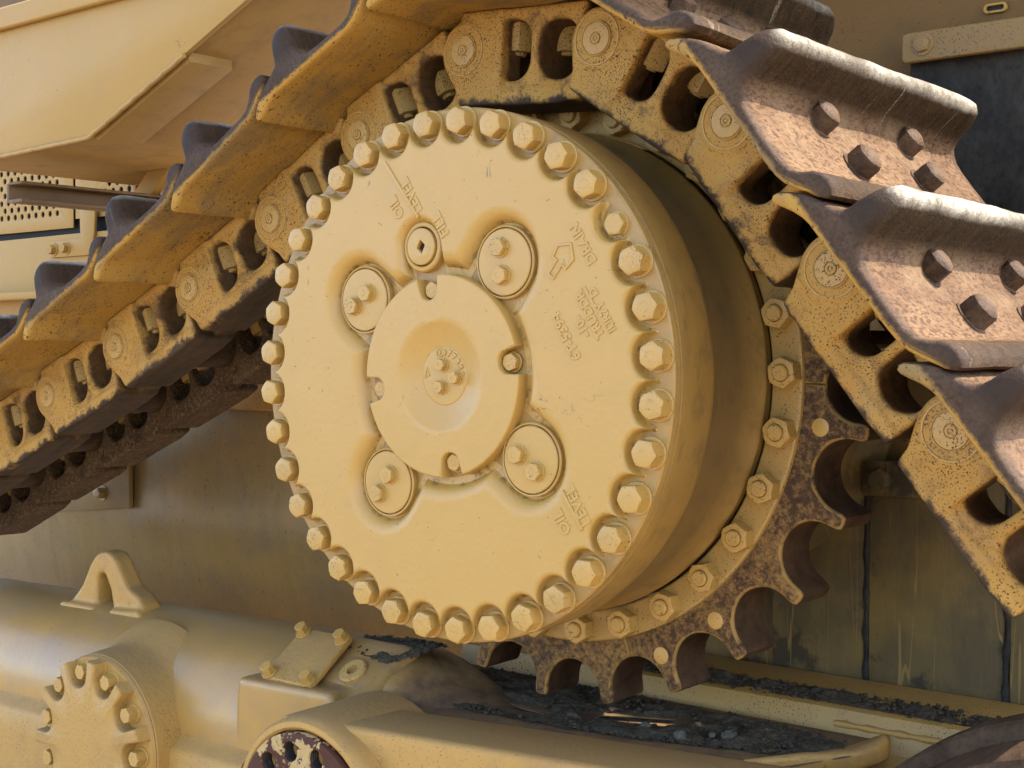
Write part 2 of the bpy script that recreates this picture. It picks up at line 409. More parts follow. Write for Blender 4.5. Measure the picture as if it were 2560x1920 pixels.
def plate(name, outlines, y0, y1, mat=None, bevel=0.01, res=2, smooth=35):
    """filled 2D outlines in (x,z), thickness y0..y1, rounded edges"""
    cu = bpy.data.curves.new(name, 'CURVE'); cu.dimensions = '2D'; cu.fill_mode = 'BOTH'
    for pts in outlines:
        sp = cu.splines.new('POLY'); sp.points.add(len(pts) - 1)
        for p, q in zip(sp.points, pts): p.co = (q[0], q[1], 0, 1)
        sp.use_cyclic_u = True
    cu.extrude = (y1 - y0) / 2 - bevel; cu.bevel_depth = bevel; cu.bevel_resolution = res; cu.offset = -bevel
    ob = bpy.data.objects.new(name, cu); col.objects.link(ob)
    dg = bpy.context.evaluated_depsgraph_get()
    me = bpy.data.meshes.new_from_object(ob.evaluated_get(dg), depsgraph=dg)
    bpy.data.objects.remove(ob); bpy.data.curves.remove(cu)
    ym = (y0 + y1) / 2
    me.transform(Matrix(((1, 0, 0, 0), (0, 0, -1, ym), (0, 1, 0, 0), (0, 0, 0, 1))))
    bm = bmesh.new(); bm.from_mesh(me)
    bmesh.ops.remove_doubles(bm, verts=bm.verts, dist=1e-5)
    bmesh.ops.recalc_face_normals(bm, faces=bm.faces)
    bm.to_mesh(me); bm.free()
    me.name = name
    me.materials.clear()
    if mat: me.materials.append(mat)
    if smooth: sharp(me, smooth)
    return me

def circ(cx, cz, r, n=40, a0=0, a1=360):
    full = abs(a1 - a0) >= 360
    m = n if full else n - 1
    return [(cx + r * math.cos(rad(a0 + (a1 - a0) * i / m)), cz + r * math.sin(rad(a0 + (a1 - a0) * i / m))) for i in range(n)]

def rrect(x0, x1, z0, z1, r, n=7):
    P = []
    for cx, cz, a in ((x1 - r, z1 - r, 0), (x0 + r, z1 - r, 90), (x0 + r, z0 + r, 180), (x1 - r, z0 + r, 270)):
        P += circ(cx, cz, r, n, a, a + 90)
    return P

def box(name, c, size, mat, bevel=0.008, M4=None, seg=2):
    bm = bmesh.new()
    bmesh.ops.create_cube(bm, size=1)
    for v in bm.verts: v.co = Vector((v.co.x * size[0], v.co.y * size[1], v.co.z * size[2]))
    if bevel: bmesh.ops.bevel(bm, geom=bm.edges[:], offset=bevel, segments=seg, affect='EDGES', profile=0.5)
    me = bpy.data.meshes.new(name); bm.to_mesh(me); bm.free()
    if M4 is not None: me.transform(M4)
    me.transform(Matrix.Translation(c))
    me.materials.append(mat); sharp(me, 35)
    return me

def join(name, meshes, mat=None, smooth=35):
    bm = bmesh.new()
    for m_ in meshes: bm.from_mesh(m_)
    me = bpy.data.meshes.new(name); bm.to_mesh(me); bm.free()
    mats = [m_ for m_ in meshes[0].materials]
    me.materials.append(mat or mats[0])
    for p in me.polygons: p.material_index = 0
    if smooth: sharp(me, smooth)
    for m_ in meshes: bpy.data.meshes.remove(m_)
    return me

def remesh(name, meshes, mat, voxel=0.009, iters=5, factor=0.5, smooth_all=True):
    me = join(name, meshes, mat, 0)
    ob = bpy.data.objects.new(name, me); col.objects.link(ob)
    r = ob.modifiers.new('r', 'REMESH'); r.mode = 'VOXEL'; r.voxel_size = voxel
    s_ = ob.modifiers.new('s', 'SMOOTH'); s_.iterations = iters; s_.factor = factor
    dg = bpy.context.evaluated_depsgraph_get()
    out = bpy.data.meshes.new_from_object(ob.evaluated_get(dg), depsgraph=dg)
    bpy.data.objects.remove(ob); bpy.data.meshes.remove(me)
    out.name = name; out.materials.clear(); out.materials.append(mat)
    for p in out.polygons: p.use_smooth = True
    return out

def hexloop(r, n=24, rot=0):
    P = []
    for j in range(n):
        a = 2 * math.pi * j / n
        d = (a + rad(30)) % rad(60) - rad(30)
        rr = r * math.cos(rad(30)) / math.cos(d) if True else r
        P.append((rr * math.cos(a + rot), rr * math.sin(a + rot)))
    return P

def hexbolt(name, r, h, mat, washer=0.0, wt=0.008, mark=True, stud=0.0, dome=0.0, ch=0.085):
    """head pointing to -Y with its seat at y = 0"""
    rings = []
    n = 24
    def ring(P, y): rings.append([(p[0], y, p[1]) for p in P])
    base = 0.0
    if washer:
        ring(circ(0, 0, washer, n), 0); ring(circ(0, 0, washer, n), -wt * 0.75); ring(circ(0, 0, washer * 0.965, n), -wt)
        base = -wt
    ring(hexloop(r), base); ring(hexloop(r), -h + r * ch)
    ap = r * math.cos(rad(30))
    lo = [(min(1, ap * 1.045 / math.hypot(*p)) * p[0] * 0.985, min(1, ap * 1.045 / math.hypot(*p)) * p[1] * 0.985) for p in hexloop(r)]
    ring(lo, -h + 0.001 + (ch - 0.085) * r * 0.45)
    ring([(p[0] * (0.95 if ch < 0.1 else 0.86), p[1] * (0.95 if ch < 0.1 else 0.86)) for p in lo], -h)
    if stud:
        ring(circ(0, 0, stud * 1.12, n), -h); ring(circ(0, 0, stud * 1.02, n), -h + 0.006)
        ring(circ(0, 0, stud, n), -h + 0.004); ring(circ(0, 0, stud, n), -h - 0.008); ring(circ(0, 0, stud * 0.85, n), -h - 0.014)
    elif mark:
        for rr, yy in ((0.36, 0), (0.34, -0.0008), (0.30, -0.0008), (0.28, 0)):
            ring(circ(0, 0, r * rr, n), -h + yy)
    if dome: ring(circ(0, 0, r * 0.5, n), -h - dome)
    return rings_mesh(name, rings, mat, False, True, 28)

def text_mesh(txt, size, origin, ang, y, mat, depth=0.006, spacing=1.0):
    cu = bpy.data.curves.new('t', 'FONT'); cu.body = txt; cu.size = size; cu.extrude = depth; cu.space_character = spacing
    cu.bevel_depth = 0.0018; cu.bevel_resolution = 1; cu.align_x = 'LEFT'; cu.resolution_u = 4; cu.offset = 0.0008
    ob = bpy.data.objects.new('t', cu); col.objects.link(ob)
    dg = bpy.context.evaluated_depsgraph_get()
    me = bpy.data.meshes.new_from_object(ob.evaluated_get(dg), depsgraph=dg)
    bpy.data.objects.remove(ob); bpy.data.curves.remove(cu)
    a = rad(ang); e1 = (math.cos(a), math.sin(a)); e2 = (-math.sin(a), math.cos(a))
    me.transform(Matrix(((e1[0], e2[0], 0, origin[0]), (0, 0, -1, y), (e1[1], e2[1], 0, origin[1]), (0, 0, 0, 1))))
    me.materials.clear(); me.materials.append(mat)
    return me

def bar2(p, q, wd, y0, y1, mat, bevel=0.003):
    d = Vector((q[0] - p[0], q[1] - p[1])); d.normalize(); nx, nz = -d.y * wd / 2, d.x * wd / 2
    return plate('bar', [[(p[0] + nx, p[1] + nz), (p[0] - nx, p[1] - nz), (q[0] - nx, q[1] - nz), (q[0] + nx, q[1] + nz)]], y0, y1, mat, bevel, 1)

def at_xz(o, x, y, z, rot=0):
    o.location = (x, y, z); o.rotation_euler = (0, rot, 0); return o

# ------------------------------------------------------------------ ground
link_obj('ground', mesh('ground', [(-60, -60, -3.95), (60, -60, -3.95), (60, 90, -3.95), (-60, 90, -3.95)], [(0, 1, 2, 3)], M['ground'], 0),
         kind='structure')

# ------------------------------------------------------------------ bulldozer body behind the track
body = empty('bulldozer_body', (0, 0, 0), label='sand-yellow bulldozer hull and fender panels behind the track', category='bulldozer')
FY = 1.0     # fender face
def P(name, me, **k): return link_obj(name, me, body, **k)
face = [(-5.6, 1.365), (-5.2, 1.37), (-3.80, 1.41), (-3.30, 1.615), (-2.36, 2.005), (0.75, 3.30), (2.55, 3.36), (2.55, 4.2), (-1.5, 4.2), (-2.2, 2.31), (-5.6, 2.31)]
P('fender_face', plate('fender_face', [face], FY, FY + 0.04, M['body'], 0.006, 1))
P('fender_lip', plate('fender_lip', [[(-5.6, 2.19), (-2.28, 2.20), (-2.22, 2.345), (-5.6, 2.335)]], FY - 0.055, FY - 0.002, M['body'], 0.022, 3))
def sheet(name, pts, y0, y1, th, mat):
    up = [(x, z) for x, z in pts]
    dn = [(x, z + th) for x, z in reversed(pts)]
    return plate(name, [up + dn], y0, y1, mat, 0.004, 1)
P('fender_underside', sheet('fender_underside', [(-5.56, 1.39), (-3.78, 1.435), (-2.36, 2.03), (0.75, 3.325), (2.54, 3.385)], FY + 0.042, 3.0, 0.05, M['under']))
# stiffener welded under the slope
sdir = Vector((0.94, 0, 0.385)).normalized()
def slope(u, dz): return (-3.80 + sdir.x * u + 0, 1.425 + sdir.z * u + dz)
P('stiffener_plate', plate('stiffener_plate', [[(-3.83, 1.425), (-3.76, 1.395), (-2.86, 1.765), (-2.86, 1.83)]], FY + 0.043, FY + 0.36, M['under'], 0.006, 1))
weld = []
for i in range(46):
    t = i / 45; x = -4.9 + t * 2.05
    z = 1.382 + (x + 4.9) * 0.0305 if x < -3.8 else 1.41 + (x + 3.8) * 0.41
    weld.append((x, FY - 0.004 + 0.004 * math.sin(i * 2.1), z - 0.008))
def tube_path(name, pts, r, mat, n=8):
    rings = []
    for i, p in enumerate(pts):
        a = Vector(pts[max(0, i - 1)]); b = Vector(pts[min(len(pts) - 1, i + 1)])
        d = (b - a).normalized(); s1 = d.orthogonal().normalized() if abs(d.z) > 0.99 else d.cross(Vector((0, 0, 1))).normalized()
        s2 = s1.cross(d); rr = r if not callable(r) else r(i / (len(pts) - 1))
        rings.append([tuple(Vector(p) + s1 * rr * math.cos(2 * math.pi * j / n) + s2 * rr * math.sin(2 * math.pi * j / n)) for j in range(n)])
    return rings_mesh(name, rings, mat, True, True, 50)
P('weld_bead', tube_path('weld_bead', weld, 0.016, M['tube']))
# cab side far above / behind; unseen right end added to keep sun off deck
P('cab_side', plate('cab_side', [[(-18, 2.0), (-2.4, 2.0), (-2.4, 1.15), (3.7, 1.15), (3.7, 2.95), (2.35, 3.0), (2.35, 4.2), (-18, 4.2)],
                                 ], 3.0, 3.15, M['cab'], 0.01, 1))
for i, (sx, sz) in enumerate(((1.115, 1.835), (1.36, 1.865))):
    P('slot_rim', plate('slot_rim', [rrect(sx - 0.06, sx + 0.06, sz - 0.025, sz + 0.025, 0.024), rrect(sx - 0.045, sx + 0.045, sz - 0.012, sz + 0.012, 0.011)], 2.975, 2.999, M['body'], 0.004, 1))
    P('slot', plate('slot', [rrect(sx - 0.045, sx + 0.045, sz - 0.012, sz + 0.012, 0.011)], 2.993, 2.9985, M['black'], 0.001, 1))
strip = P('retainer_strip', plate('retainer_strip', [rrect(0.69, 2.3, 1.585, 1.735, 0.02)], 2.82, 2.87, M['strip'], 0.008, 2))
b = link_obj('strip_bolt', hexbolt('strip_bolt', 0.045, 0.03, M['strip'], 0.06), strip); at_xz(b, 0.80, 2.82, 1.668, 0.3)
# rubber flap, slightly bulged
V = []; F = []; nx, nz = 20, 16
for j in range(nz + 1):
    for i in range(nx + 1):
        x = 0.70 + 1.65 * i / nx; z = -0.4 + 2.02 * j / nz
        V.append((x, 2.95 - 0.09 * math.sin(math.pi * j / nz) ** 1.0 * (1 - 0.6 * j / nz) * (0.6 + 0.4 * math.sin(x * 5)) + 0.03 * noise.noise((x * 3, 0, z * 3)), z))
for j in range(nz):
    for i in range(nx):
        q = j * (nx + 1) + i; F.append((q, q + 1, q + nx + 2, q + nx + 1))
fl = mesh('rubber_flap', V, F, M['rubber'], 60)
bm = bmesh.new(); bm.from_mesh(fl); bmesh.ops.solidify(bm, geom=bm.faces[:], thickness=0.03); bm.to_mesh(fl); bm.free(); sharp(fl, 60)
P('rubber_flap', fl, label='black rubber flap hanging under the bolted strip')
# hull wall with the rounded belly
prof = [(2.2, 0.27), (2.2, 0.1), (2.2, -0.4), (2.197, -0.75), (2.19, -0.95), (2.187, -1.08), (2.2, -1.22), (2.235, -1.42), (2.28, -1.62), (2.32, -1.82)]
rr = [[(x, y + (0 if abs(z) > 2 else 0.012 * noise.noise((x * 0.7, z * 0.9, 3))), z) for y, z in prof] for x in [-9 + 0.35 * i for i in range(26)]]
rings = [[(x, y, z) for x, y, z in r] + [(x, y + 0.06, z) for x, y, z in reversed(r)] for r in rr]
P('hull_side', rings_mesh('hull_side', rings, M['wall'], True, True, 40))
P('hull_skirt', plate('hull_skirt', [[(-9, -2.4), (-3.2, -2.4), (-2.9, -1.80), (-9, -1.80)]], 2.33, 2.38, M['wall'], 0.006, 1))
P('hull_plate', plate('hull_plate', [[(-8.5, -0.2), (-4.98, -0.2), (-4.98, -1.075), (-5.55, -1.13), (-8.5, -1.36)]], 2.13, 2.17, M['wall'], 0.006, 1))
hp = [o for o in body.children if o.name == 'hull_plate'][0]
for (x, z) in ((-5.30, -0.98), (-6.35, -1.06)):
    b = link_obj('plate_bolt', hexbolt('plate_bolt', 0.045, 0.06, M['wall'], 0.06), hp); at_xz(b, x, 2.13, z, 0.4)
ip = P('inspection_plate', plate('inspection_plate', [rrect(-4.45, -3.2, -0.31, 0.30, 0.015)], 2.12, 2.16, M['tube'], 0.006, 1))
link_obj('oval_boss', plate('oval_boss', [rrect(-4.03, -3.76, -0.165, 0.03, 0.09), rrect(-3.98, -3.81, -0.115, -0.03, 0.04)], 2.095, 2.122, M['tube'], 0.01, 2), ip)
# engine side: perforated guard, rail, brackets at the far left
GY = 2.6
holes = []
for r_ in range(10):
    for c_ in range(26):
        holes.append(circ(-6.587 - c_ * 0.105 - (0.0525 if r_ % 2 else 0), 1.232 + r_ * 0.064, 0.0255, 12))
for r_ in range(8):
    for c_ in range(9):
        holes.append(circ(-5.02 - c_ * 0.105 - (0.0525 if r_ % 2 else 0), 1.30 + r_ * 0.064, 0.0255, 12))
P('perforated_guard', plate('perforated_guard', [[(-10, 1.10), (-6.36, 1.10), (-6.36, 2.0), (-10, 2.0)]] + [h for h in holes if h[0][0] < -6.3], GY, GY + 0.010, M['body'], 0.001, 1))
P('perforated_guard', plate('perforated_guard', [[(-6.325, 1.17), (-4.6, 1.17), (-4.6, 2.0), (-6.325, 2.0)]] + [h for h in holes if h[0][0] > -6.1], GY, GY + 0.010, M['body'], 0.001, 1))
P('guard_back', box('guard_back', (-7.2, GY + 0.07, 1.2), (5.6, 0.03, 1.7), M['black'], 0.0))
P('engine_side_panel', plate('engine_side_panel', [[(-10, 0.30), (-4.4, 0.30), (-4.4, 1.05), (-6.1, 1.05), (-10, 1.02)]], GY - 0.02, GY + 0.02, M['body'], 0.006, 1))
P('side_ledge', box('side_ledge', (-7.4, GY - 0.12, 0.545), (5.2, 0.24, 0.06), M['body'], 0.012))
br = P('mounting_bracket', plate('mounting_bracket', [[(-6.62, 0.86), (-6.05, 0.86), (-6.0, 1.04), (-5.98, 1.30), (-6.04, 1.36), (-6.16, 1.36), (-6.2, 1.28), (-6.19, 1.0), (-6.62, 0.99)]], GY - 0.05, GY - 0.022, M['body'], 0.006, 1))
for (x, z) in ((-6.56, 0.925), (-6.38, 0.93), (-6.09, 1.29)):
    b = link_obj('bracket_bolt', hexbolt('bracket_bolt', 0.04, 0.05, M['body'], 0.055), br); at_xz(b, x, GY - 0.05, z, 0.2)
P('channel_bar', join('channel_bar', [box('a', (-4.96, 1.93, 1.16), (0.03, 1.55, 0.13), M['bar'], 0.006), box('a', (-4.87, 1.93, 1.105), (0.16, 1.55, 0.025), M['bar'], 0.006), box('a', (-4.87, 1.93, 1.225), (0.16, 1.55, 0.02), M['bar'], 0.006)]))
P('strut', plate('strut', [[(-5.9, 0.55), (-5.65, 0.55), (-4.6, 1.45), (-4.85, 1.45)]], 2.25, 2.32, M['body'], 0.008, 1))
# rear case in deep shade, with upright weld seams
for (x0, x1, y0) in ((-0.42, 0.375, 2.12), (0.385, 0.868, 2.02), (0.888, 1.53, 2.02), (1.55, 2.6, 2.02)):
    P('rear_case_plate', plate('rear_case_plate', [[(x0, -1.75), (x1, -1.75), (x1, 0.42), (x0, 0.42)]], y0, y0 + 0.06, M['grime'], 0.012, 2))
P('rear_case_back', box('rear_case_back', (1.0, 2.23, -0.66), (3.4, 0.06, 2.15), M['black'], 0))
for x in (0.878, 1.54):
    P('weld_seam', tube_path('weld_seam', [(x + 0.012 * noise.noise((x, i * 0.4, 0)), 2.026, -1.46 + i * 0.06) for i in range(31)], lambda t: 0.016 + 0.006 * math.sin(t * 60), M['mudhole']))
lug = P('case_lug', box('case_lug', (1.03, 1.96, -0.49), (0.26, 0.12, 0.16), M['grime'], 0.015))
b = link_obj('lug_bolt', hexbolt('lug_bolt', 0.05, 0.04, M['grime'], 0.0), lug); at_xz(b, 1.0, 1.9, -0.49)
P('axle_housing', lathe('axle_housing', [(0.6, 1.0), (1.02, 1.09), (1.0, 1.3), (0.9, 1.5), (0.95, 1.9), (1.15, 2.14)], M['grime'], 64))

# ------------------------------------------------------------------ final drive: cover, drum, flange, sprocket
drive = empty('final_drive', (0, 0, 0), label='large round bolted final drive hub with toothed sprocket behind it', category='drive hub')
D = lambda name, me, par=None, **k: link_obj(name, me, par or drive, **k)
BA = [84.8 - 10 * i for i in range(36)]
YF = 0.056                                            # floor the bolts stand on
def disc_entry(th, a, r0, rho):
    d = rad(th - a); d = (d + math.pi) % (2 * math.pi) - math.pi
    s_ = r0 * math.sin(d)
    if abs(s_) >= rho or math.cos(d) <= 0: return 9
    return r0 * math.cos(d) - math.sqrt(rho * rho - s_ * s_)
def r_out(th, d):
    k = round((84.8 - th) / 10)
    r = 0.992 - d
    for kk in (k - 1, k, k + 1):
        plug = kk % 36 == 5
        r = min(r, disc_entry(th, 84.8 - 10 * kk, 1.0, (0.086 if not plug else 0.080) + d))
    return r
LOBES = [(0.537, 54.7, 0.152), (0.537, 144.7, 0.152), (0.537, -124.9, 0.152), (0.537, -35.3, 0.152), (0.525, 102.0, 0.095)]
def r_in(th, d):
    t = 0.432 + d
    for c, a, rho in LOBES:
        g = 0.6 if rho < 0.1 else 1.0
        rho2 = rho + d * g
        dl = abs((th - a + 180) % 360 - 180)
        if dl < 89:
            sd = math.sin(rad(dl)); cd = math.cos(rad(dl))
            side = rho2 / sd if sd > 1e-6 else 99
            if side * cd <= c: t = max(t, side)
            else:
                q = rho2 * rho2 - (c * sd) ** 2
                if q > 0: t = max(t, c * cd + math.sqrt(q))
    return t
NT = 1440
TH = [360 * j / NT for j in range(NT)]
def pol(f, d, y): return [(f(t, d) * math.cos(rad(t)), y, f(t, d) * math.sin(rad(t))) for t in TH]
rings = []
for d, y in ((-0.012, YF + 0.001), (-0.006, YF - 0.004), (-0.001, YF - 0.016), (0.001, 0.016), (0.004, 0.008), (0.009, 0.003), (0.016, 0.0), (0.019, 0.0)):
    rings.append(pol(r_out, d, y))
for d, y in ((0.068, 0.0), (0.062, 0.0), (0.048, 0.0015), (0.034, 0.007), (0.022, 0.016), (0.012, 0.030), (0.005, 0.043), (-0.002, 0.052), (-0.03, 0.0545)):
    rings.append(pol(r_in, d, y))
a, b_ = rings[7], rings[8]
mid = [[tuple(Vector(p).lerp(Vector(q), f)) for p, q in zip(a, b_)] for f in (0.25, 0.5, 0.75)]
rings = rings[:8] + mid + rings[8:]
hub = D('hub_cover', rings_mesh('hub_cover', rings, M['cover'], False, False, 40))
# lettering cast on the cover
def T(s_, size, o, sp=1.0, a=121.5): link_obj('lettering', text_mesh(s_, size, o, a, 0.0012, M['cover'], 0.0034, sp), hub)
T('6T-5394', 0.058, (0.694, 0.078)); T('-10-', 0.052, (0.735, 0.160))
T('TRUDDR', 0.05, (0.797, 0.157), 0.95); T('IUR7Y  D', 0.046, (0.848, 0.178))
T('OIL', 0.062, (-0.184, 0.645)); T('LEVEL', 0.062, (-0.086, 0.66)); T('FILL', 0.062, (0.056, 0.560))
T('DRAIN', 0.056, (0.762, 0.425))
T('OIL', 0.062, (0.650, -0.562)); T('LEVEL', 0.062, (0.738, -0.522))
link_obj('raised_line', bar2((-0.106, 0.629), (-0.291, 0.865), 0.013, -0.007, 0.004, M['cover'], 0.004), hub)
link_obj('raised_line', bar2((0.700, -0.552), (0.608, -0.413), 0.013, -0.007, 0.004, M['cover'], 0.004), hub)
link_obj('raised_line', bar2((0.806, 0.182), (0.709, 0.332), 0.007, -0.004, 0.004, M['cover'], 0.002), hub)
aa = Vector((0.648, 0.492)) - Vector((0.553, 0.372)); aa.normalize(); an = Vector((-aa.y, aa.x)); o0 = Vector((0.553, 0.372))
outer = [(0, 0.019), (0.062, 0.019), (0.062, 0.042), (0.115, 0.050), (0.158, 0.0), (0.115, -0.050), (0.062, -0.042), (0.062, -0.019), (0, -0.019)]
inner_ = [(0.009, 0.010), (0.071, 0.010), (0.071, 0.033), (0.110, 0.039), (0.144, 0.0), (0.110, -0.039), (0.071, -0.033), (0.071, -0.010), (0.009, -0.010)]
link_obj('arrow_outline', plate('arrow_outline', [[tuple(o0 + aa * u + an * v) for u, v in q] for q in (outer, inner_)], -0.006, 0.003, M['cover'], 0.0035, 1), hub)
# drum body
D('drum', lathe('drum', [(0.0, YF), (0.6, YF), (0.88, YF), (1.05, YF), (1.057, YF + 0.007), (1.059, 0.09), (1.044, 0.095), (1.044, 0.102), (1.058, 0.107),
                         (1.052, 0.325), (1.045, 0.345), (1.02, 0.36), (1.012, 0.375), (0.998, 0.55), (1.00, 0.64), (1.015, 0.70), (1.030, 0.735), (1.036, 0.745), (1.038, 0.755), (1.034, 0.765), (1.024, 0.772), (1.024, 0.82)],
                M['drum'], 192, smooth=22))
boltm = hexbolt('bolt', 0.054, 0.062, M['bolt'], 0.061, 0.009)
for i, a in enumerate(BA):
    if i == 5: continue
    o = D('bolt', boltm); at_xz(o, math.cos(rad(a)), YF, math.sin(rad(a)), random.uniform(0, 6.28))
o = D('drain_plug', hexbolt('drain_plug', 0.044, 0.030, M['bolt'], 0.049, 0.004, mark=False)); at_xz(o, 0.985 * math.cos(rad(34.3)), YF, 0.985 * math.sin(rad(34.3)), 0.5)
# centre cap with four notches and a dished middle
def r_cap(th, d):
    r = 0.402 - d
    for q in range(4): r = min(r, disc_entry(th, 9.5 + 90 * q, 0.352, 0.046 + d))
    return r
def mixr(f): return lambda th, d: f * r_cap(th, d) + (1 - f) * 0.214
rings = [pol(r_cap, 0.0, YF), pol(r_cap, 0.0, 0.008), pol(r_cap, 0.002, 0.002), pol(r_cap, 0.007, -0.001), pol(mixr(0.85), 0.02, -0.001), pol(mixr(0.5), 0.02, -0.001), pol(mixr(0.15), 0.02, -0.001)]
for r, y in ((0.2145, -0.001), (0.211, 0.001), (0.195, 0.0075), (0.172, 0.0175), (0.148, 0.0265), (0.126, 0.0335), (0.118, 0.0355), (0.1155, 0.0345), (0.113, 0.0325), (0.10, 0.0320), (0.02, 0.0320)):
    rings.append([(r * math.cos(rad(t)), y, r * math.sin(rad(t))) for t in TH])
cap = D('centre_cap', rings_mesh('centre_cap', rings, M['cap'], False, True, 30))
capb = hexbolt('cap_bolt', 0.036, 0.030, M['bolt'], 0.041, 0.005)
for q in range(4):
    a = rad(9.5 + 90 * q); o = link_obj('cap_bolt', capb, cap); at_xz(o, 0.345 * math.cos(a), YF - 0.006, 0.345 * math.sin(a), random.uniform(0, 6))
smallb = hexbolt('small_bolt', 0.026, 0.028, M['bolt'], 0.031, 0.004)
for (x, z) in ((0.068, -0.006), (-0.004, 0.044), (-0.012, -0.045)):
    o = link_obj('small_bolt', smallb, cap); at_xz(o, x - 0.003, 0.032, z, random.uniform(0, 6))
for i, ch in enumerate('077850'):
    a = 88 - 16.5 * i; ca, sa = math.cos(rad(a)), math.sin(rad(a))
    link_obj('lettering', text_mesh(ch, 0.030, (0.0835 * ca - 0.008 * sa, 0.0835 * sa + 0.008 * ca), a - 90, 0.0325, M['cap'], 0.004), cap)
link_obj('ring_mark', plate('ring_mark', [circ(-0.022, 0.092, 0.019, 20), circ(-0.022, 0.092, 0.0145, 20)], 0.029, 0.04, M['cap'], 0.001, 1), cap)
link_obj('lettering', text_mesh('E', 0.022, (-0.029, 0.085), 0, 0.0325, M['cap'], 0.003), cap)
link_obj('triangle_mark', plate('triangle_mark', [[(-0.105, -0.01), (-0.075, 0.0), (-0.092, 0.034)], [(-0.099, -0.004), (-0.083, 0.001), (-0.092, 0.022)]], 0.029, 0.04, M['cap'], 0.001, 1), cap)
# bearing covers in the four lobes, each with two bolts
bcm = lathe('bearing_cover', [(0.142, 0.0545), (0.142, 0.034), (0.138, 0.030), (0.134, 0.031), (0.1325, 0.046), (0.1285, 0.046), (0.128, 0.029), (0.125, 0.0265), (0.11, 0.026), (0.03, 0.026)], M['cap'], 64, cap1=True)
BB = [((0.292, 0.494), (0.303, 0.388)), ((-0.414, 0.337), (-0.495, 0.285)), ((-0.292, -0.408), (-0.352, -0.488)), ((0.380, -0.293), (0.466, -0.353))]
for (c, a, rho), bb in zip(LOBES[:4], BB):
    cx, cz = c * math.cos(rad(a)), c * math.sin(rad(a))
    o = D('bearing_cover', bcm); at_xz(o, cx, 0, cz)
    for (x, z) in bb:
        q = link_obj('cover_bolt', capb, o); at_xz(q, x - cx, 0.0262, z - cz, random.uniform(0, 6))
# fill plug with a square socket
fp = plate('fill_plug', [circ(0, 0, 0.074, 48), [(0.022 * math.cos(rad(a)), 0.028 * math.sin(rad(a))) for a in (10, 100, 190, 280)]], 0.014, 0.055, M['cap'], 0.004, 2)
o = D('fill_plug', fp); at_xz(o, 0.527 * math.cos(rad(102)), 0, 0.527 * math.sin(rad(102)))
link_obj('plug_boss', lathe('plug_boss', [(0.104, 0.0555), (0.101, 0.030), (0.096, 0.024), (0.083, 0.022), (0.079, 0.027), (0.079, 0.0555)], M['cap'], 48), o)
q = link_obj('socket', lathe('socket', [(0.026, 0.034), (0.001, 0.036)], M['mudhole'], 16), o)
# flange ring and its thirty nuts
fl = D('bolt_flange', lathe('bolt_flange', [(1.04, 0.80), (1.046, 0.795), (1.06, 0.792), (1.162, 0.792), (1.170, 0.796), (1.173, 0.803), (1.173, 0.84)], M['flange'], 150, smooth=25))
nutm = hexbolt('nut', 0.063, 0.066, M['nut'], 0.0, mark=False, stud=0.032)
for i in range(30):
    a = rad(0.8 + 12 * i); o = link_obj('nut', nutm, fl); at_xz(o, 1.112 * math.cos(a), 0.792, 1.112 * math.sin(a), random.uniform(0, 6.28))
# sprocket: five bolted rims of five teeth
def tooth_outline(k0, n):
    out = []
    step_ = 14.4; gap0 = -1.3
    RG = 0.144; RC = 1.402; RT = 1.425
    a0 = gap0 + step_ * k0
    for k in range(n + 1):
        g = gap0 + step_ * (k0 + k); cg = Vector((RC * math.cos(rad(g)), RC * math.sin(rad(g))))
        er = Vector((math.cos(rad(g)), math.sin(rad(g)))); et = Vector((-er.y, er.x))
        phis = [-88 + 176 * i / 18 for i in range(19)]
        if k == 0: phis = [p for p in phis if p >= 0]
        if k == n: phis = [p for p in phis if p <= 0]
        for p in phis: out.append(tuple(cg - er * RG * math.cos(rad(p)) + et * RG * math.sin(rad(p))))
        if k < n:
            m_ = g + step_ / 2
            for da, r in ((-1.25, RT + 0.004), (-0.95, RT + 0.018), (0, RT + 0.022), (0.95, RT + 0.018), (1.25, RT + 0.004)):
                out.append((r * math.cos(rad(m_ + da)), r * math.sin(rad(m_ + da))))
    a1 = gap0 + step_ * (k0 + n)
    for i in range(21):
        a = a1 + (a0 - a1) * i / 20 + (0.0); out.append((1.06 * math.cos(rad(a)), 1.06 * math.sin(rad(a))))
    return out
seg = plate('sprocket_segment', [tooth_outline(0, 5)], 0.812, 1.072, M['sprocket'], 0.014, 2, 30)
for s_ in range(5):
    o = D('sprocket_segment', seg); o.rotation_euler = (0, -rad(72 * s_ - 0.0), 0)
dotm = plate('paint_dot', [circ(0, 0, 0.036, 24)], 0.808, 0.818, M['bolt'], 0.002, 1)
for ang_, r in ((-8.9, 1.255), (-52.0, 1.265), (-66.2, 1.285)):
    o = D('tooth_button', dotm); at_xz(o, r * math.cos(rad(ang_)), 0, r * math.sin(rad(ang_)))

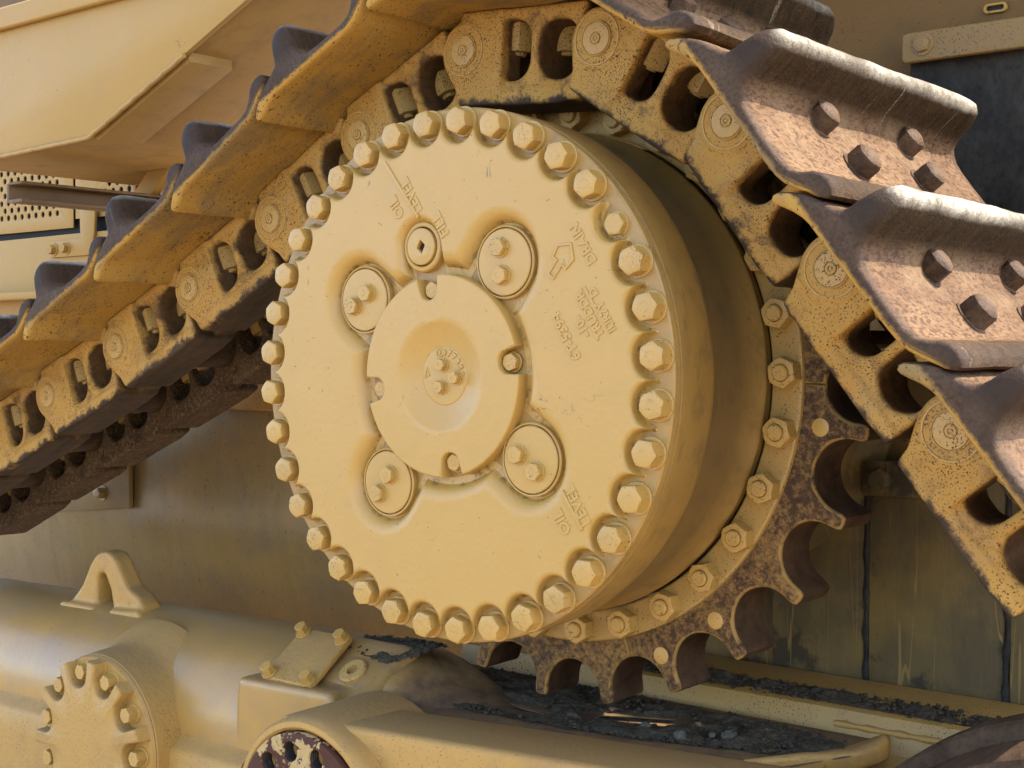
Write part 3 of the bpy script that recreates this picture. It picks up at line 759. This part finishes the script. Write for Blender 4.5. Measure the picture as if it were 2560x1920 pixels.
# ------------------------------------------------------------------ track sections
PINS = [(-5.30, -0.98), (-4.66, -0.70), (-4.01, -0.43), (-3.365, -0.161), (-2.717, 0.117), (-2.084, 0.417), (-1.463, 0.733), (-0.864, 1.078), (-0.232, 1.375), (0.462, 1.332),
        (1.052, 0.948), (1.473, 0.389), (1.909, -0.164), (2.34, -0.71)]
YC = 0.94
def mk_link(mirror):
    A = plate('a', [[(-0.028, 0.166), (-0.04, 0.128), (-0.1, 0.09), (-0.13, 0.035), (-0.134, -0.01), (-0.122, -0.06), (-0.09, -0.11), (-0.052, -0.165), (-0.032, -0.232), (0.20, -0.235), (0.20, 0.166)]], 0.43, 0.575, None, 0.012, 2, 0)
    A2 = plate('a2', [circ(0, 0, 0.124, 48)], 0.420, 0.5, None, 0.012, 2, 0)
    W1 = rrect(0.138, 0.330, -0.132, 0.118, 0.082); W2 = rrect(0.378, 0.575, -0.138, 0.104, 0.085)
    B = plate('b', [[(0.05, 0.166), (0.60, 0.166), (0.60, -0.235), (0.05, -0.235)], W1, W2], 0.452, 0.72, None, 0.018, 2, 0)
    Cc = plate('c', [[(0.5, 0.166), (0.68, 0.166), (0.79, 0.115), (0.842, 0.0), (0.80, -0.10), (0.73, -0.17), (0.655, -0.207), (0.52, -0.235), (0.52, -0.21), (0.592, -0.06), (0.585, 0.06), (0.5, 0.13)]], 0.588, 0.72, None, 0.012, 2, 0)
    R = plate('r', [[(-0.028, -0.236), (0.50, -0.240), (0.60, -0.226), (0.60, -0.170), (0.36, -0.165), (0.30, -0.168), (0.12, -0.165), (0.0, -0.165)]], 0.440, 0.72, None, 0.012, 2, 0)
    T_ = plate('t', [[(-0.02, 0.166), (0.62, 0.166), (0.62, 0.125), (-0.03, 0.125)]], 0.445, 0.60, None, 0.012, 2, 0)
    me = remesh('link', [A, A2, B, Cc, R, T_], M['farlink'] if mirror else M['link'], 0.0085, 7, 0.5)
    if mirror:
        me.transform(Matrix(((1, 0, 0, 0), (0, -1, 0, 2 * YC), (0, 0, 1, 0), (0, 0, 0, 1)))); me.flip_normals()
    return me
linkm = mk_link(False); linkf = mk_link(True)
# shoe cross-section (u, v); g = grouser height factor
def shoe_profile(g):
    G = lambda v: 0.225 + (v - 0.225) * g
    top = [(-0.178, 0.150), (-0.150, 0.182), (-0.10, 0.222), (-0.04, 0.249), (0.0, 0.265), (0.020, G(0.300)), (0.028, G(0.345)), (0.032, G(0.392)), (0.041, G(0.430)), (0.060, G(0.455)), (0.088, G(0.462)),
           (0.112, G(0.450)), (0.127, G(0.415)), (0.132, G(0.360)), (0.138, G(0.305)), (0.152, G(0.262)), (0.175, 0.235), (0.21, 0.221), (0.26, 0.216), (0.35, 0.215), (0.44, 0.216), (0.490, 0.226),
           (0.522, 0.250), (0.545, 0.280), (0.572, 0.300), (0.605, 0.308), (0.638, 0.302), (0.655, 0.284), (0.650, 0.262)]
    bot = [(0.625, 0.240), (0.59, 0.222), (0.55, 0.199), (0.51, 0.180), (0.47, 0.170), (0.40, 0.167), (0.25, 0.167), (0.10, 0.167), (-0.02, 0.167), (-0.055, 0.161), (-0.09, 0.149), (-0.125, 0.132), (-0.155, 0.117), (-0.172, 0.116), (-0.183, 0.130)]
    return top + bot
def inset(P_, d):
    n = len(P_); out = []
    for i in range(n):
        a = Vector(P_[i - 1]); b = Vector(P_[(i + 1) % n]); t = (b - a).normalized(); nrm = Vector((t.y, -t.x))
        out.append(tuple(Vector(P_[i]) + nrm * d))
    return out
def mk_shoe(seed):
    W = 2 * YC; rings = []
    st = [(0.0, 0.014, 0.52), (0.004, 0.006, 0.64), (0.012, 0.001, 0.755), (0.028, 0, 0.86), (0.05, 0, 0.94), (0.078, 0, 0.985), (0.10, 0, 1.0)]
    ys = st + [(0.1 + (W - 0.2) * i / 30, 0, 1.0) for i in range(1, 30)] + [(W - y, d, g) for y, d, g in reversed(st)]
    for y, d, g in ys:
        wear = 0.035 * noise.noise((y * 3.0, seed * 5.1, 0)) + 0.015 * noise.noise((y * 9, seed * 3.3, 2))
        Pf = inset(shoe_profile(g * (1 + wear) * (0.985)), d)
        rings.append([(u + 0.003 * noise.noise((u * 12, y * 6, seed)), y, v + 0.004 * noise.noise((u * 9, y * 5, seed + 9))) for u, v in Pf])
    return rings_mesh('shoe', rings, M['shoe'], True, True, 48)
shoes = [mk_shoe(s_) for s_ in (1.0, 2.0, 3.0)]
sbolt = hexbolt('shoe_bolt', 0.062, 0.075, M['boltrust'], 0.070, 0.006, mark=False, dome=0.008, ch=0.30)
snut = hexbolt('shoe_nut', 0.072, 0.122, M['pinm'], 0.0, mark=False, stud=0.036)
pinm = lathe('pin', [(0.071, 0.445), (0.071, 0.414), (0.0685, 0.4115), (0.0665, 0.4125), (0.0655, 0.4165), (0.0640, 0.4165), (0.0630, 0.4115), (0.060, 0.4105), (0.026, 0.4105), (0.0235, 0.415), (0.0215, 0.415), (0.020, 0.4085), (0.015, 0.4065), (0.0105, 0.4085), (0.009, 0.412), (0.006, 0.412), (0.005, 0.4085), (0.001, 0.408)], M['pinm'], 48, cap1=True, smooth=25)
ringm = lathe('boss_seam', [(0.108, 0.4235), (0.106, 0.4165), (0.101, 0.4165), (0.099, 0.4235)], M['pinm'], 48)
bushm = lathe('bushing', [(0.06, 0.70), (0.118, 0.70), (0.118, 1.18), (0.06, 1.18)], M['wornrail'], 32)
up = Matrix.Rotation(rad(-90), 4, 'X')   # -Y -> +Z
sbolt.transform(up)
dn = Matrix.Rotation(rad(90), 4, 'X')
snut.transform(Matrix.Rotation(rad(30), 4, 'Y')); snut.transform(dn)
LBL = ['track section farthest down the left run, only its inner rail reaching the view',
       'lowest track section at the left edge of the view, mostly cut off',
       'track section at the far left, its pin boss just outside the frame',
       'yellow track section second from the left edge with rusty rail below',
       'yellow track section of the sloping run left of the hub, third from the left edge',
       'yellow track section beside the left rim of the hub, below the perforated guard',
       'yellow track section passing behind the upper left rim of the hub',
       'track section with the broad yellow shoe underside just left of the hub top',
       'track section crossing the hub top with two open windows and square nuts',
       'rust-specked track section right of the hub top, its shoe dark in shade',
       'track section upper right with the long sunlit grouser reaching over the black flap',
       'track section at the middle right with four bolts on its sunlit rusty shoe',
       'track section at the right edge hanging down over the dark hull',
       'lowest track section at the lower right edge, mostly outside the frame']
track_parts = []
for i in range(len(PINS) - 1):
    a = Vector(PINS[i]); b = Vector(PINS[i + 1]); th = math.atan2(b.y - a.y, b.x - a.x)
    t = empty('track_section', (a.x, 0, a.y), label=LBL[i], category='track section', group='track sections round the sprocket')
    t.rotation_euler = (0, -th, 0)
    link_obj('link', linkm, t)
    link_obj('link', linkf, t, label='bare rusty inner link')
    sh = link_obj('shoe', shoes[i % 3], t)
    for (u, dy) in ((0.190, 0.380), (0.395, 0.300)):
        for s_ in (-1, 1):
            o = link_obj('shoe_bolt', sbolt, sh); o.location = (u, YC + s_ * dy, 0.216); o.rotation_euler = (0, 0, random.uniform(0, 6))
            o = link_obj('shoe_nut', snut, t); o.location = (u, YC + s_ * dy, 0.120); o.rotation_euler = (0, 0, random.uniform(-0.15, 0.15))
    p_ = link_obj('pin', pinm, t); p_.rotation_euler = (0, random.uniform(0, 6), 0)
    link_obj('boss_seam', ringm, t)
    link_obj('bushing', bushm, t)

# ------------------------------------------------------------------ roller frame below
frame = empty('roller_frame', (-2, 0.9, -2.4), label='yellow tubular track roller frame running under the hub', category='roller frame')
def FR(name, me, par=None, **k):
    me.transform(Matrix.Translation((2, -0.9, 2.4)))
    return link_obj(name, me, par or frame, **k)
# tube: axis nearly along x
def tz(x): return -1.88 + 0.02 * (x + 3)
rings = []
for x in [-7.5 + 0.25 * i for i in range(27)] + [-0.85, -0.7, -0.5, -0.3, -0.1, 0.05]:
    k = 1.0 if x < -0.95 else max(0.0, 1 - (x + 0.95) / 1.02)
    R = 0.5 * (0.40 + 0.60 * k)
    rings.append([(x, 0.9 + R * math.cos(2 * math.pi * j / 64), tz(x) - (0.5 - R) * 0.35 + R * math.sin(2 * math.pi * j / 64)) for j in range(64)])
FR('tube', rings_mesh('tube', rings, M['dusty'], True, True, 60))
# lower casing that steps out below the tube's middle
low = [(0.62, -1.83), (0.44, -1.86), (0.405, -1.895), (0.385, -1.925), (0.345, -1.95), (0.325, -1.985), (0.32, -2.1), (0.32, -2.9), (1.4, -2.9), (1.4, -1.9)]
rings = [[(x, y, z + 0.02 * (x + 3)) for y, z in low] for x in (-7.5, -6, -4, -2.5, -1.6)]
FR('lower_casing', rings_mesh('lower_casing', rings, M['tube'], True, True, 50))
# lifting eye
eye = [(-3.70, -1.45), (-3.60, -1.375), (-3.52, -1.30), (-3.44, -1.17), (-3.40, -1.125)] + circ(-3.295, -1.225, 0.145, 11, 135, 45) + [(-3.14, -1.19), (-3.08, -1.27), (-2.98, -1.315), (-2.93, -1.36), (-2.90, -1.45)]
eyeh = [(-3.37, -1.46), (-3.365, -1.245), (-3.345, -1.222), (-3.315, -1.215), (-3.285, -1.225), (-3.24, -1.30), (-3.20, -1.46)]
eye2 = eye[:1] + eye[1:] + [(-3.20, -1.46), (-3.24, -1.30), (-3.285, -1.225), (-3.315, -1.21), (-3.345, -1.222), (-3.365, -1.25), (-3.37, -1.46)]
FR('lifting_eye', remesh('lifting_eye', [plate('e', [eye2], 0.74, 0.87, None, 0.02, 2, 0),
                                         plate('f', [[(-3.76, -1.48), (-3.68, -1.41), (-3.36, -1.405), (-3.34, -1.48)]], 0.70, 0.91, None, 0.02, 2, 0),
                                         plate('f', [[(-3.22, -1.48), (-3.20, -1.405), (-2.93, -1.385), (-2.84, -1.48)]], 0.70, 0.91, None, 0.02, 2, 0)], M['tube'], 0.012, 4))
# pivot boss with its lobed bolted cover
PC = (-2.63, -1.99)
FR('pivot_boss', lathe('pivot_boss', [(0.60, 0.66), (0.56, 0.56), (0.515, 0.50), (0.495, 0.44), (0.488, 0.36), (0.478, 0.262), (0.472, 0.256), (0.476, 0.25), (0.47, 0.235), (0.465, 0.228), (0.2, 0.228)], M['tube'], 80, PC, 30))
def r_piv(th, d):
    r = 0.462 - d
    for q in range(11): r = min(r, disc_entry(th, 198 - 32.727 * q, 0.396, 0.080 + d), )
    return r
TH2 = [360 * j / 660 for j in range(660)]
rings = []
for d, y in ((-0.006, 0.23), (-0.001, 0.215), (0.0, 0.165), (0.003, 0.155), (0.010, 0.15)):
    rings.append([(PC[0] + r_piv(t, d) * math.cos(rad(t)), y, PC[1] + r_piv(t, d) * math.sin(rad(t))) for t in TH2])
rings.append([(PC[0] + 0.2 * math.cos(rad(t)), 0.15, PC[1] + 0.2 * math.sin(rad(t))) for t in TH2])
pv = FR('pivot_cover', rings_mesh('pivot_cover', rings, M['tube'], False, True, 40))
pvb = hexbolt('pivot_bolt', 0.042, 0.062, M['bolt'], 0.05, 0.008)
for q in range(11):
    a = rad(198 - 32.727 * q); o = link_obj('pivot_bolt', pvb, pv); at_xz(o, PC[0] + 2 + 0.395 * math.cos(a), 0.228 - 0.9, PC[1] + 2.4 + 0.395 * math.sin(a), random.uniform(0, 6))
# inclined pad with the four-bolt cover plate
inc = math.atan2(0.20, 0.28)
padM = Matrix.Translation((-1.385, 0.59, -1.43)) @ Matrix.Rotation(inc, 4, 'X')
pad_me = box('p', (0, 0, 0), (0.80, 0.46, 0.42), M['tube'], 0.05, None, 3)
pad_me.transform(Matrix.Translation((0.12, 0.02, -0.235))); pad_me.transform(padM)
pad2 = plate('p2', [[(-1.72, -1.60), (-1.70, -1.52), (-1.05, -1.50), (-0.98, -1.62), (-0.95, -2.3), (-1.75, -2.3)]], 0.40, 0.9, None, 0.03, 3, 0)
bossm = lathe('q', [(0.075, -0.2), (0.075, -0.02), (0.06, 0.0), (0.001, 0.0)], None, 24, cap0=True, cap1=True)
bossm.transform(Matrix.Rotation(rad(90), 4, 'X')); bossm.transform(Matrix.Translation((0.30, 0.00, -0.03))); bossm.transform(padM)
FR('pad_casting', remesh('pad_casting', [pad_me, pad2, bossm], M['dusty'], 0.014, 8))
cp_ = box('cover_plate', (0, 0, 0.018), (0.345, 0.345, 0.036), M['tube'], 0.012, None, 3); cp_.transform(padM)
cpo = FR('cover_plate', cp_)
cb = hexbolt('plate_bolt', 0.033, 0.05, M['bolt'], 0.042, 0.008); cb.transform(up)
for sx in (-1, 1):
    for sy in (-1, 1):
        p_ = padM @ Vector((sx * 0.138, sy * 0.138, 0.036)); o = link_obj('plate_bolt', cb, cpo)
        o.location = p_ + Vector((2, -0.9, 2.4)); o.rotation_euler = (inc, 0, 0); 
plg = lathe('oil_plug', [(0.072, 0.03), (0.072, -0.010), (0.064, -0.016), (0.030, -0.016), (0.027, 0.02), (0.001, 0.022)], M['pinm'], 32, cap1=True)
plg.transform(Matrix.Rotation(rad(-90), 4, 'X')); plg.transform(Matrix.Translation((0.30, 0.00, -0.012))); plg.transform(padM)
FR('oil_plug', plg)
# flange ring with threaded holes, and the boss round it
RC_ = (-0.81, -1.955)
FR('ring_boss', lathe('ring_boss', [(0.47, 0.55), (0.465, 0.35), (0.46, 0.2), (0.456, 0.08), (0.449, 0.04), (0.435, 0.022), (0.412, 0.02), (0.40, 0.03), (0.395, 0.06), (0.1, 0.06)], M['tube'], 96, RC_, 40))
rg = FR('flange_ring', plate('flange_ring', [circ(RC_[0], RC_[1], 0.392, 96), circ(RC_[0], RC_[1], 0.235, 64)] + [circ(RC_[0] + 0.31 * math.cos(rad(12 + 30 * q)), RC_[1] + 0.31 * math.sin(rad(12 + 30 * q)), 0.044, 20) for q in range(12)], 0.0, 0.055, M['ring'], 0.004, 1),
        label='flange ring with chipped paint and open threaded holes')
hol = lathe('threaded_hole', [(0.044, 0.004)] + [(0.0445 - (0.004 if k % 2 else 0), 0.01 + 0.006 * k) for k in range(12)] + [(0.001, 0.09)], M['mudhole'], 20)
for q in range(12):
    o = link_obj('threaded_hole', hol, rg); at_xz(o, RC_[0] + 2 + 0.31 * math.cos(rad(12 + 30 * q)), -0.9, RC_[1] + 2.4 + 0.31 * math.sin(rad(12 + 30 * q)))
# diagonal beam
def prism_h(name, pts, z0, z1, mat, bevel=0.01):
    me = plate(name, [[(x, y) for x, y in pts]], -z1, -z0, mat, bevel, 2)
    me.transform(Matrix(((1, 0, 0, 0), (0, 0, 1, 0), (0, -1, 0, 0), (0, 0, 0, 1)))); return me
beam = prism_h('beam', [(-1.0, 0.06), (-0.67, 0.10), (0.90, 0.37), (2.6, 0.66), (2.6, 0.98), (1.1, 0.79), (0.0, 0.60), (-0.66, 0.47), (-1.0, 0.45)], -2.05, -1.52, M['tube'], 0.03)
FR('beam', beam)
# deck with two open slots, end lip, inner rail
deck_slots = []
S1 = [(-0.43, 0.955), (-0.36, 0.925), (-0.30, 0.905), (-0.20, 0.895), (-0.19, 0.870), (-0.28, 0.872), (-0.34, 0.868), (-0.41, 0.885)]
S2 = [(0.055, 1.035), (0.20, 1.115), (0.365, 1.185), (0.372, 1.105), (0.20, 1.015), (0.06, 0.975)]
dk = plate('deck', [[(-1.2, 0.40), (0.2, 0.45), (1.06, 0.82), (1.22, 1.18), (1.18, 1.47), (-1.6, 1.47)], S1, S2], 1.550, 1.556, M['deck'], 0.001, 1)
dk.transform(Matrix(((1, 0, 0, 0), (0, 0, 1, 0), (0, -1, 0, 0), (0, 0, 0, 1))))
FR('deck', dk)
lip = [(0.98, 0.74), (1.06, 0.84), (1.12, 0.96), (1.17, 1.06), (1.19, 1.12), (1.225, 1.18), (1.255, 1.34), (1.26, 1.46)]
FR('deck_lip', remesh('deck_lip', [prism_h('l', lip + [(x - 0.085, y + 0.03) for x, y in reversed(lip)], -1.625, -1.535, None, 0.02),
                                   tube_path('t', [(x - 0.03, y, -1.545 + 0.012 * math.sin(9 * y)) for x, y in lip], 0.024, None, 10)], M['tube'], 0.011, 2))
ir = plate('inner_rail', [[(1.43, -1.60), (1.455, -1.50), (1.47, -1.455), (1.50, -1.445), (2.0, -1.445), (2.0, -1.60)]], -1.15, 4.0, M['flange'], 0.008, 2)
ir.transform(Matrix(((0, 1, 0, 0), (1, 0, 0, 0), (0, 0, 1, 0), (0, 0, 0, 1)))); ir.flip_normals()
FR('inner_rail', ir)
FR('rail_weld', tube_path('rail_weld', [(1.0 + 0.05 * i, 1.447, -1.512 - 0.0 * i) for i in range(34)], lambda t: 0.014 + 0.004 * math.sin(t * 80), M['tube'], 8))
ir2 = plate('inner_web', [[(1.42, -1.60), (1.42, -2.9), (1.46, -2.9), (1.46, -1.60)]], 0.45, 4.0, M['flange'], 0.005, 1)
ir2.transform(Matrix(((0, 1, 0, 0), (1, 0, 0, 0), (0, 0, 1, 0), (0, 0, 0, 1)))); ir2.flip_normals()
FR('inner_web', ir2)

# ------------------------------------------------------------------ rear idler
idl = empty('idler_wheel', (2.39, 0.95, -2.48), label='dark rusty idler wheel rim in the lower right corner', category='idler wheel')
prof = [(0.25, 0.62), (0.62, 0.60), (0.78, 0.56), (0.84, 0.52), (0.855, 0.56), (0.86, 0.70), (0.885, 0.735), (0.925, 0.745), (0.935, 0.76), (0.935, 1.04), (0.925, 1.055), (0.885, 1.065), (0.86, 1.1), (0.855, 1.24), (0.84, 1.28), (0.62, 1.2), (0.25, 1.18)]
prof = [(0.25, -0.30), (0.72, -0.32), (0.86, -0.36), (0.95, -0.38), (0.975, -0.365), (0.985, -0.33), (0.985, -0.12), (0.99, -0.10), (1.03, -0.085), (1.04, -0.07), (1.04, 0.07), (1.03, 0.085), (0.99, 0.10), (0.985, 0.12), (0.985, 0.36), (0.95, 0.38), (0.25, 0.3)]
prof = [(r * 1.33 / 1.04, y) for r, y in prof]
link_obj('rim', lathe('rim', prof, M['idler'], 128, smooth=30), idl)
link_obj('hub', lathe('hub', [(0.001, -0.40), (0.2, -0.40), (0.24, -0.36), (0.26, -0.29)], M['idler'], 48), idl)

# ------------------------------------------------------------------ mud and stones
def clod(r, seed, el=0.7):
    V = []; F = []
    nA, nB = 6, 4
    for j in range(1, nB):
        for i in range(nA):
            a = 2 * math.pi * i / nA; b = math.pi * j / nB
            k = r * (0.75 + 0.5 * random.random())
            V.append((k * math.sin(b) * math.cos(a), k * math.sin(b) * math.sin(a), el * k * math.cos(b)))
    V.append((0, 0, el * r)); V.append((0, 0, -el * r)); t_, b_ = len(V) - 2, len(V) - 1
    for j in range(nB - 2):
        for i in range(nA):
            F.append((j * nA + i, (j + 1) * nA + i, (j + 1) * nA + (i + 1) % nA, j * nA + (i + 1) % nA))
    for i in range(nA):
        F.append((t_, i, (i + 1) % nA)); F.append((b_, (nB - 2) * nA + (i + 1) % nA, (nB - 2) * nA + i))
    return V, F
def inpoly(x, y, P_):
    c = False; j = len(P_) - 1
    for i in range(len(P_)):
        if (P_[i][1] > y) != (P_[j][1] > y) and x < (P_[j][0] - P_[i][0]) * (y - P_[i][1]) / (P_[j][1] - P_[i][1]) + P_[i][0]: c = not c
        j = i
    return c
def mud(name, poly, z0, thick, step_, nclod, label, avoid=(), zf=None):
    V = []; F = []
    xs = [p[0] for p in poly]; ys = [p[1] for p in poly]
    nx = int((max(xs) - min(xs)) / step_) + 1; ny = int((max(ys) - min(ys)) / step_) + 1
    idx = {}
    def edge(x, y):
        d = 9
        for i in range(len(poly)):
            a = Vector(poly[i - 1]); b = Vector(poly[i]); p = Vector((x, y)); t = max(0, min(1, (p - a).dot(b - a) / (b - a).length_squared)); d = min(d, (p - a - (b - a) * t).length)
        return d
    base = zf or (lambda x, y: z0)
    for i in range(nx + 1):
        for j in range(ny + 1):
            x = min(xs) + i * step_; y = min(ys) + j * step_
            if not inpoly(x, y, poly): continue
            h = thick * (min(1, edge(x, y) / (thick * 2.5)) ** 0.6) * (0.55 + 0.9 * noise.noise((x * 7, y * 7, 1)) + 0.5 * noise.noise((x * 25, y * 25, 4))) - 0.10 * thick
            for (ax, ay, ar) in avoid:
                h -= 0.09 * max(0, 1 - math.hypot((x - ax), (y - ay)) / ar)
            if any(math.hypot(x - ax, y - ay) < ar * 0.5 for ax, ay, ar in avoid): continue
            idx[i, j] = len(V); V.append((x + random.uniform(-.3, .3) * step_, y + random.uniform(-.3, .3) * step_, base(x, y) + h))
    for (i, j) in idx:
        q = [(i, j), (i + 1, j), (i + 1, j + 1), (i, j + 1)]
        if all(k in idx for k in q): F.append(tuple(idx[k] for k in q))
    made = 0
    while made < nclod:
        x = random.uniform(min(xs), max(xs)); y = random.uniform(min(ys), max(ys))
        if not inpoly(x, y, poly): continue
        if any(math.hypot(x - ax, y - ay) < ar * 0.8 for ax, ay, ar in avoid): made += 1; continue
        r = 0.003 + 0.012 * random.random() ** 4
        cv, cf = clod(r, made); o = len(V)
        z = base(x, y) + thick * 0.45 * random.random()
        V += [(a + x, b + y, c + z) for a, b, c in cv]; F += [tuple(k + o for k in f) for f in cf]; made += 1
    me = mesh(name, V, F, M['mud'], 50, weld=False)
    return link_obj(name, me, None, kind='stuff', label=label, category='mud')
av = [(-0.40 + 0.05 * i, 0.915 - 0.008 * i, 0.11) for i in range(5)] + [(0.07 + 0.045 * i, 0.995 + 0.019 * i, 0.115) for i in range(8)]
mud('mud', [(-1.05, 0.80), (-0.55, 0.70), (0.1, 0.74), (0.45, 0.80), (0.85, 0.93), (1.10, 0.96), (1.17, 1.14), (1.14, 1.30), (0.9, 1.36), (0.3, 1.40), (-0.9, 1.42)], -1.545, 0.028, 0.014, 2600,
    'dark crumbly mud caked on the deck below the sprocket', av)
mud('mud', [(-0.2, 1.50), (0.6, 1.49), (1.2, 1.50), (1.9, 1.50), (3.0, 1.52), (3.0, 1.60), (1.75, 1.68), (1.4, 1.72), (0.6, 1.70), (-0.2, 1.74)], -1.445, 0.036, 0.014, 1900,
    'dark gritty mud lying along the inner rail under the hull')
def tubetop(x, y): return tz(x) + math.sqrt(max(0.01, 0.25 - (y - 0.9) ** 2))
mud('mud', [(-1.25, 0.72), (-0.95, 0.66), (-0.80, 0.75), (-0.78, 0.95), (-1.0, 1.02), (-1.3, 0.9)], -1.4, 0.022, 0.012, 420,
    'dark mud clods stuck on the roller frame tube just below the hub', (), tubetop)
for (x, y, r, lab) in ((0.72, 1.02, 0.034, 'largest pale stone on the muddy deck near the lip'), (0.56, 0.90, 0.030, 'bluish grey stone on the front edge of the deck mud'),
                  (0.36, 0.94, 0.022, 'small pale stone in the middle of the deck mud'), (0.66, 0.99, 0.016, 'small stone beside the largest pale stone')):
    cv, cf = clod(r, 5)
    me = mesh('stone', cv, cf, M['stone'], 60); bm = bmesh.new(); bm.from_mesh(me); bmesh.ops.subdivide_edges(bm, edges=bm.edges[:], cuts=1, use_grid_fill=True, smooth=0.8); bm.to_mesh(me); bm.free(); sharp(me, 60)
    o = link_obj('stone', me, None, label=lab, category='stone', group='stones on the muddy deck'); o.location = (x, y, -1.525)

# ------------------------------------------------------------------ to metres
for me in bpy.data.meshes: me.transform(Matrix.Scale(S, 4))
for o in sc.objects: o.location = Vector(o.location) * S
